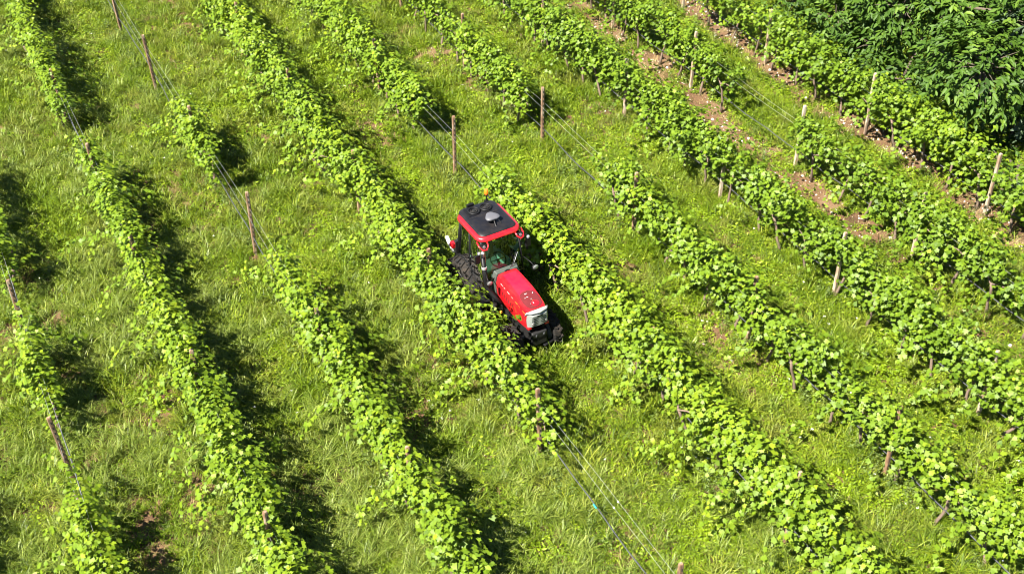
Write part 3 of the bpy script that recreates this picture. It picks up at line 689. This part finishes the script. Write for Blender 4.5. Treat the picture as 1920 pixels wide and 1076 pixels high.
# cowl between bonnet and windscreen
mb = MB(); mb.loft([[(sx_ * w_, y_, z_) for sx_, z_ in ((1, .80), (1, zt - .12), (.86, zt), (-.86, zt), (-1, zt - .12), (-1, .80))] for y_, w_, zt in ((-.165, .288, 1.40), (-.06, .32, 1.43))], True, True)
mb.build('cowl', plain('cowl_green_grey', (.055, .065, .055), .45), TR, bevel=.012)
# cab floor, lower panels
MB().box((0, .42, .66), (.66, 1.1, .10)).build('cab_floor', M['black'], TR, bevel=.01)
MB().box((0, -.03, .90), (.60, .05, .44)).build('firewall', M['black'], TR)
for sx in (-1, 1):
    # rear mudguard arched over the wheel
    mb = MB(); rings = []
    for q in range(11):
        a = math.radians(5 + 14 * q); R = .66; y_ = .84 - math.cos(a) * R; z_ = .57 + math.sin(a) * R
        yi = .84 - math.cos(a) * (R - .03); zi = .57 + math.sin(a) * (R - .03)
        rings.append([(sx * .36, y_, z_), (sx * .47, y_, z_), (sx * .50, yi, zi - .01), (sx * .36, yi, zi)])
    mb.loft(rings); mb.build('rear_mudguard', M['black'], TR, smooth=True)
    MB().box((sx * .50, -.02, .42), (.22, .30, .05)).box((sx * .50, -.02, .62), (.20, .24, .26)).build('step_box', M['black'], TR, bevel=.02)
    mb = MB()
    for q in range(7): mb.lathe([(.045, 0), (.062, .012), (.045, .024)], (sx * .44, -.36, .62 + q * .03), 'z', 12)
    mb.build('ribbed_hose', M['black'], TR, smooth=True, kind='stuff')
MB().lathe([(.02, 0), (.032, 0), (.032, .03), (.01, .04)], (-.50, -.34, .74), 'z', 10).build('filler_cap', M['yellow'], TR, smooth=True)
MB().lathe([(.02, 0), (.028, 0), (.028, .03), (.01, .04)], (-.40, -.58, .72), 'z', 10).build('filler_cap', M['yellow'], TR, smooth=True)
# frame of the cab
A = [(-.44, -.05, 1.12), (-.43, .14, 2.08)]
def pillar(p0, p1, r=.026): return MB().tube([p0, tuple((np.array(p0) + np.array(p1)) / 2 + np.array([np.sign(p0[0]) * .02, 0, 0])), p1], r, 8).build('pillar', M['black'], TR, smooth='all')
for sx in (-1, 1):
    pillar((sx * .45, -.06, .74), (sx * .43, .15, 2.10)); pillar((sx * .45, 1.16, 1.18), (sx * .42, 1.10, 2.10)); pillar((sx * .47, .62, .74), (sx * .44, .66, 2.10), .016)
MB().tube([(-.46, -.06, 1.20), (-.28, -.13, 1.30), (0, -.16, 1.415), (.28, -.13, 1.30), (.46, -.06, 1.20)], .014, 8).build('windscreen_seal', M['black'], TR, smooth='all')
def pane(name, quad_, bulge=(0, 0, 0), n=6):
    a, b_, c, d = [np.array(q) for q in quad_]; rows_ = []
    for i in range(n + 1):
        t = i / n; p0 = a + (d - a) * t; p1 = b_ + (c - b_) * t
        rows_.append([tuple(p0 + (p1 - p0) * (j / n) + np.array(bulge) * (1 - (2 * j / n - 1) ** 2)) for j in range(n + 1)])
    return MB().loft(rows_, False, False, closed=False).build(name, M['glass'], TR, smooth='all')
pane('windscreen', [(-.43, -.055, 1.19), (.43, -.055, 1.19), (.41, .15, 2.06), (-.41, .15, 2.06)], (0, -.06, 0))
pane('rear_window', [(.42, 1.16, 1.20), (-.42, 1.16, 1.20), (-.40, 1.10, 2.06), (.40, 1.10, 2.06)], (0, .04, 0))
for sx in (-1, 1):
    pane('door_glass', [(sx * .455, -.03, .80), (sx * .475, .60, .80), (sx * .445, .64, 2.05), (sx * .43, .16, 2.05)], (sx * .02, 0, 0))
    pane('side_glass', [(sx * .475, .65, 1.14), (sx * .455, 1.14, 1.20), (sx * .425, 1.08, 2.05), (sx * .445, .68, 2.05)], (sx * .01, 0, 0))
    MB().tube([(sx * .49, .50, 1.05), (sx * .515, .50, 1.12), (sx * .515, .50, 1.24), (sx * .49, .50, 1.30)], .010, 6).build('door_handle', M['black'], TR, smooth='all')
# interior
seat = MB().box((0, .62, 1.02), (.44, .42, .11)).build('seat', M['seat'], TR, bevel=.04, seg=3)
MB().box((0, .86, 1.34), (.40, .10, .56), Matrix.Rotation(-.12, 3, 'X')).build('seat_back', M['seat'], seat, bevel=.045, seg=3)
MB().box((0, .62, .84), (.30, .30, .26)).build('seat_base', M['black'], seat, bevel=.02)
for sx in (-1, 1): MB().box((sx * .34, .70, 1.06), (.14, .62, .22)).build('side_console', M['pale'], TR, bevel=.03)
MB().box((-.34, .56, 1.20), (.10, .16, .035)).build('armrest', plain('armrest_red', (.40, .04, .03), .5), TR, bevel=.01)
sw = MB().tube([(.17 * math.cos(a), .24 + .14 * math.sin(a), 1.42 + .09 * math.sin(a)) for a in np.linspace(0, 2 * math.pi, 25)[:-1]], .014, 8, closed=True).build('steering_wheel', M['black'], TR, smooth='all')
MB().tube([(0, .10, 1.05), (0, .24, 1.41)], .03, 8).tube([(-.16, .24, 1.42), (.16, .24, 1.42)], .012, 6).build('steering_column', M['black'], sw, smooth='all')
MB().box((.02, .07, 1.33), (.22, .13, .11), Matrix.Rotation(-.5, 3, 'X')).build('instrument_panel', M['pale'], TR, bevel=.03)
MB().lathe([(.02, 0), (.07, .01), (.075, .06), (.03, .09)], (-.20, .04, 1.16), 'z', 14).build('dash_pod', M['pale'], TR, smooth=True)
MB().tube([(-.40, .10, 1.98), (-.415, .07, 1.85), (-.42, .04, 1.65), (-.42, .03, 1.50)], [.022, .028, .026, .020], 8).build('lit_inner_pillar', M['tan'], TR, smooth='all')  # added tan tube standing in for the lit inner side of the pillar
# roof
def ring_r(z, ins): return rrect(-.515 + ins, .515 - ins, .06 + ins, 1.20 - ins, .20 - ins * .5, z, 6)
roof = MB().loft([ring_r(2.085, .07), ring_r(2.10, .02), ring_r(2.125, 0), ring_r(2.165, .005), ring_r(2.195, .03), ring_r(2.205, .07)]).build('roof', M['red'], TR, smooth=True)
def rk(z, ins): return rrect(-.435 + ins, .435 - ins, .135 + ins, 1.235 - ins, .14 - ins * .3, z, 6)
MB().loft([rk(2.15, -.004), rk(2.215, 0), rk(2.24, .025), rk(2.25, .07), rk(2.252, .2)]).build('roof_panel', M['roof_black'], roof, smooth=True)
MB().box((0, .79, 2.253), (.70, .008, .008)).build('panel_seam', M['slot'], roof)
for x_ in (-.145, .135):
    fan = MB().tube([(x_ + .118 * math.cos(a), .99 + .118 * math.sin(a), 2.268) for a in np.linspace(0, 2 * math.pi, 29)[:-1]], .022, 8, closed=True).build('fan_ring', M['black'], roof, smooth='all')
    MB().lathe([(.001, 0), (.10, 0), (.10, .008), (.001, .01)], (x_, .99, 2.25), 'z', 20).build('fan_well', M['slot'], fan)
    mb = MB()
    MB().tube([(x_ + .07 * math.cos(a), .99 + .07 * math.sin(a), 2.272) for a in np.linspace(0, 2 * math.pi, 21)[:-1]], .008, 6, closed=True).build('fan_guard', M['black'], fan, smooth='all')
    MB().lathe([(.001, .0), (.035, 0), (.03, .02), (.001, .024)], (x_, .99, 2.262), 'z', 14).build('fan_hub', M['steel'], fan, smooth=True)
MB().box((-.30, 1.0, 2.256), (.05, .30, .02)).build('vent_strip', M['black'], roof, bevel=.006)
MB().box((-.12, 1.21, 2.27), (.16, .06, .07)).build('rear_vent_box', M['black'], roof, bevel=.01)
mb = MB(); dm = []
for s_, z_ in ((.80, 2.335), (1.0, 2.350), (1.0, 2.372), (.86, 2.392), (.5, 2.402)):
    dm.append([((.150 + .018 * math.cos(3 * (a - math.pi / 2))) * s_ * math.cos(a) + .02, .50 + (.135 + .018 * math.cos(3 * (a - math.pi / 2))) * s_ * math.sin(a), z_) for a in np.linspace(0, 2 * math.pi, 33)[:-1]])
dome = mb.loft(dm).build('antenna_dome', M['dome'], TR, smooth=True)
MB().box((.02, .50, 2.29), (.12, .12, .09)).tube([(.02, .42, 2.33), (.0, .30, 2.27), (.0, .27, 2.25)], .014, 6).tube([(.10, .44, 2.33), (.15, .34, 2.26)], .012, 6).build('antenna_bracket', M['black'], dome)
bc = MB().lathe([(.001, 2.43), (.045, 2.43), (.050, 2.45), (.048, 2.50), (.035, 2.535), (.001, 2.545)], (.27, 1.20, 0), 'z', 18).build('beacon', M['amber'], TR, smooth=True)
MB().tube([(.27, 1.20, 2.15), (.27, 1.20, 2.43)], .014, 8).lathe([(.03, 2.41), (.046, 2.41), (.046, 2.432), (.03, 2.432)], (.27, 1.20, 0), 'z', 14).box((.27, 1.21, 2.23), (.09, .07, .05)).build('beacon_stalk', M['black'], bc)
for sx in (-1, 1):      # looped red brackets at the roof's front corners, each round a work lamp
    lp = MB().tube([(sx * .33, .08, 2.11), (sx * .34, .01, 2.05), (sx * .40, -.04, 2.0), (sx * .48, -.01, 2.0), (sx * .52, .07, 2.05), (sx * .515, .18, 2.10)], .018, 8).build('lamp_bracket', M['red'], roof, smooth='all')
    wl_ = MB().box((sx * .43, .07, 2.035), (.13, .09, .08)).build('work_lamp', M['black'], roof, bevel=.015)
    MB().lathe([(.001, 0), (.035, 0), (.035, .012), (.001, .014)][::-1], (sx * .43, .018, 2.04), 'y', 14).build('work_lamp_lens', M['lamp_dim'], roof, smooth=True)
# stalk lamps beside the bonnet, mirrors, wiper, exhaust
for sx in (-1, 1):
    st = MB().tube([(sx * .46, -.04, 1.50), (sx * .52, -.22, 1.46), (sx * .545, -.35, 1.42)], .012, 6).build('lamp_stalk', M['black'], TR, smooth='all')
    MB().lathe([(.001, .05), (.05, .05), (.075, .0), (.070, -.02), (.001, -.021)][::-1], (sx * .545, -.37, 1.40), 'y', 18).build('lamp_housing', M['black'], st, smooth=True)
    ln = MB().lathe([(.001, -.012), (.036, -.010), (.062, 0), (.060, .006), (.001, .008)], (0, 0, 0), 'y', 18).build('lamp_lens', M['silver'], st, smooth=True)
    ln.location = (sx * .545, -.405, 1.43); ln.rotation_euler = (math.radians(8), 0, 0)
    mr = MB().tube([(sx * .50, .12, 1.98), (sx * .58, .04, 1.99), (sx * .60, .01, 1.93)], .011, 6).build('mirror_arm', M['black'], TR, smooth='all')
    MB().box((sx * .60, .01, 1.80), (.13, .05, .22)).build('mirror_head', M['black'], mr, bevel=.02)
    MB().box((sx * .60, .038, 1.80), (.10, .008, .18)).build('mirror_glass', M['mirror'], mr)
    MB().lathe([(.001, 0), (.035, 0), (.03, .03), (.001, .035)], (sx * .58, -.03, 1.96), 'z', 12).build('marker_lamp', M['lamp_dim'], mr, smooth=True)
wp = MB().tube([(.02, -.135, 1.32), (.16, -.115, 1.50), (.28, -.05, 1.72)], .007, 5).build('wiper', M['steel'], TR, smooth='all')
MB().tube([(.05, -.137, 1.34), (.20, -.105, 1.50), (.31, -.05, 1.69)], .006, 5).build('wiper_blade', M['silver'], wp, smooth='all')
ex = MB().tube([(-.30, -.42, .80), (-.40, -.30, .95), (-.475, -.14, 1.08), (-.485, -.10, 1.3), (-.475, .02, 1.80)], [.045, .05, .055, .055, .045], 12).build('exhaust_stack', M['black'], TR, smooth='all')
MB().tube([(-.475, .018, 1.79), (-.472, .025, 1.88), (-.474, .005, 1.93)], [.036, .036, .034], 12).build('exhaust_tip', M['silver'], ex, smooth='all')
MB().lathe([(.02, 0), (.058, 0), (.058, .05), (.02, .05)], (-.48, -.04, 1.55), 'z', 14).build('exhaust_clamp', M['silver'], ex, smooth=True)
# three-point linkage and the implement carried on it
for sx in (-1, 1): MB().tube([(sx * .28, 1.05, .50), (sx * .33, 1.60, .48)], .03, 8).build('lift_arm', M['steel'], TR, smooth='all')
IM = tag(empty('sprayer_implement', (9.0, 19.75, 0), math.radians(1.5)), 'white and red implement carried behind the tractor cab', 'implement')
MB().box((0, 0, .55), (.70, .10, .12)).box((-.28, 0, .75), (.08, .08, .5)).box((.28, 0, .75), (.08, .08, .5)).box((0, 0, 1.0), (.64, .08, .08)).build('frame', M['steel'], IM, bevel=.01)
MB().tube([(-.34, .02, .72), (-.37, .10, .84), (-.36, .24, .92), (-.32, .38, .90), (-.27, .46, .80)], [.035, .04, .045, .045, .04], 12).build('duct', M['white'], IM, smooth='all')
MB().box((-.34, .05, .92), (.12, .14, .12)).build('red_bracket', M['red'], IM, bevel=.015)
MB().lathe([(.05, .25), (.20, .26), (.24, .32), (.24, .62), (.18, .70), (.05, .72)], (.10, .34, 0), 'z', 24).build('hopper', M['black'], IM, smooth=True)
print('vines', n_vines, 'objects', len(scene.objects))
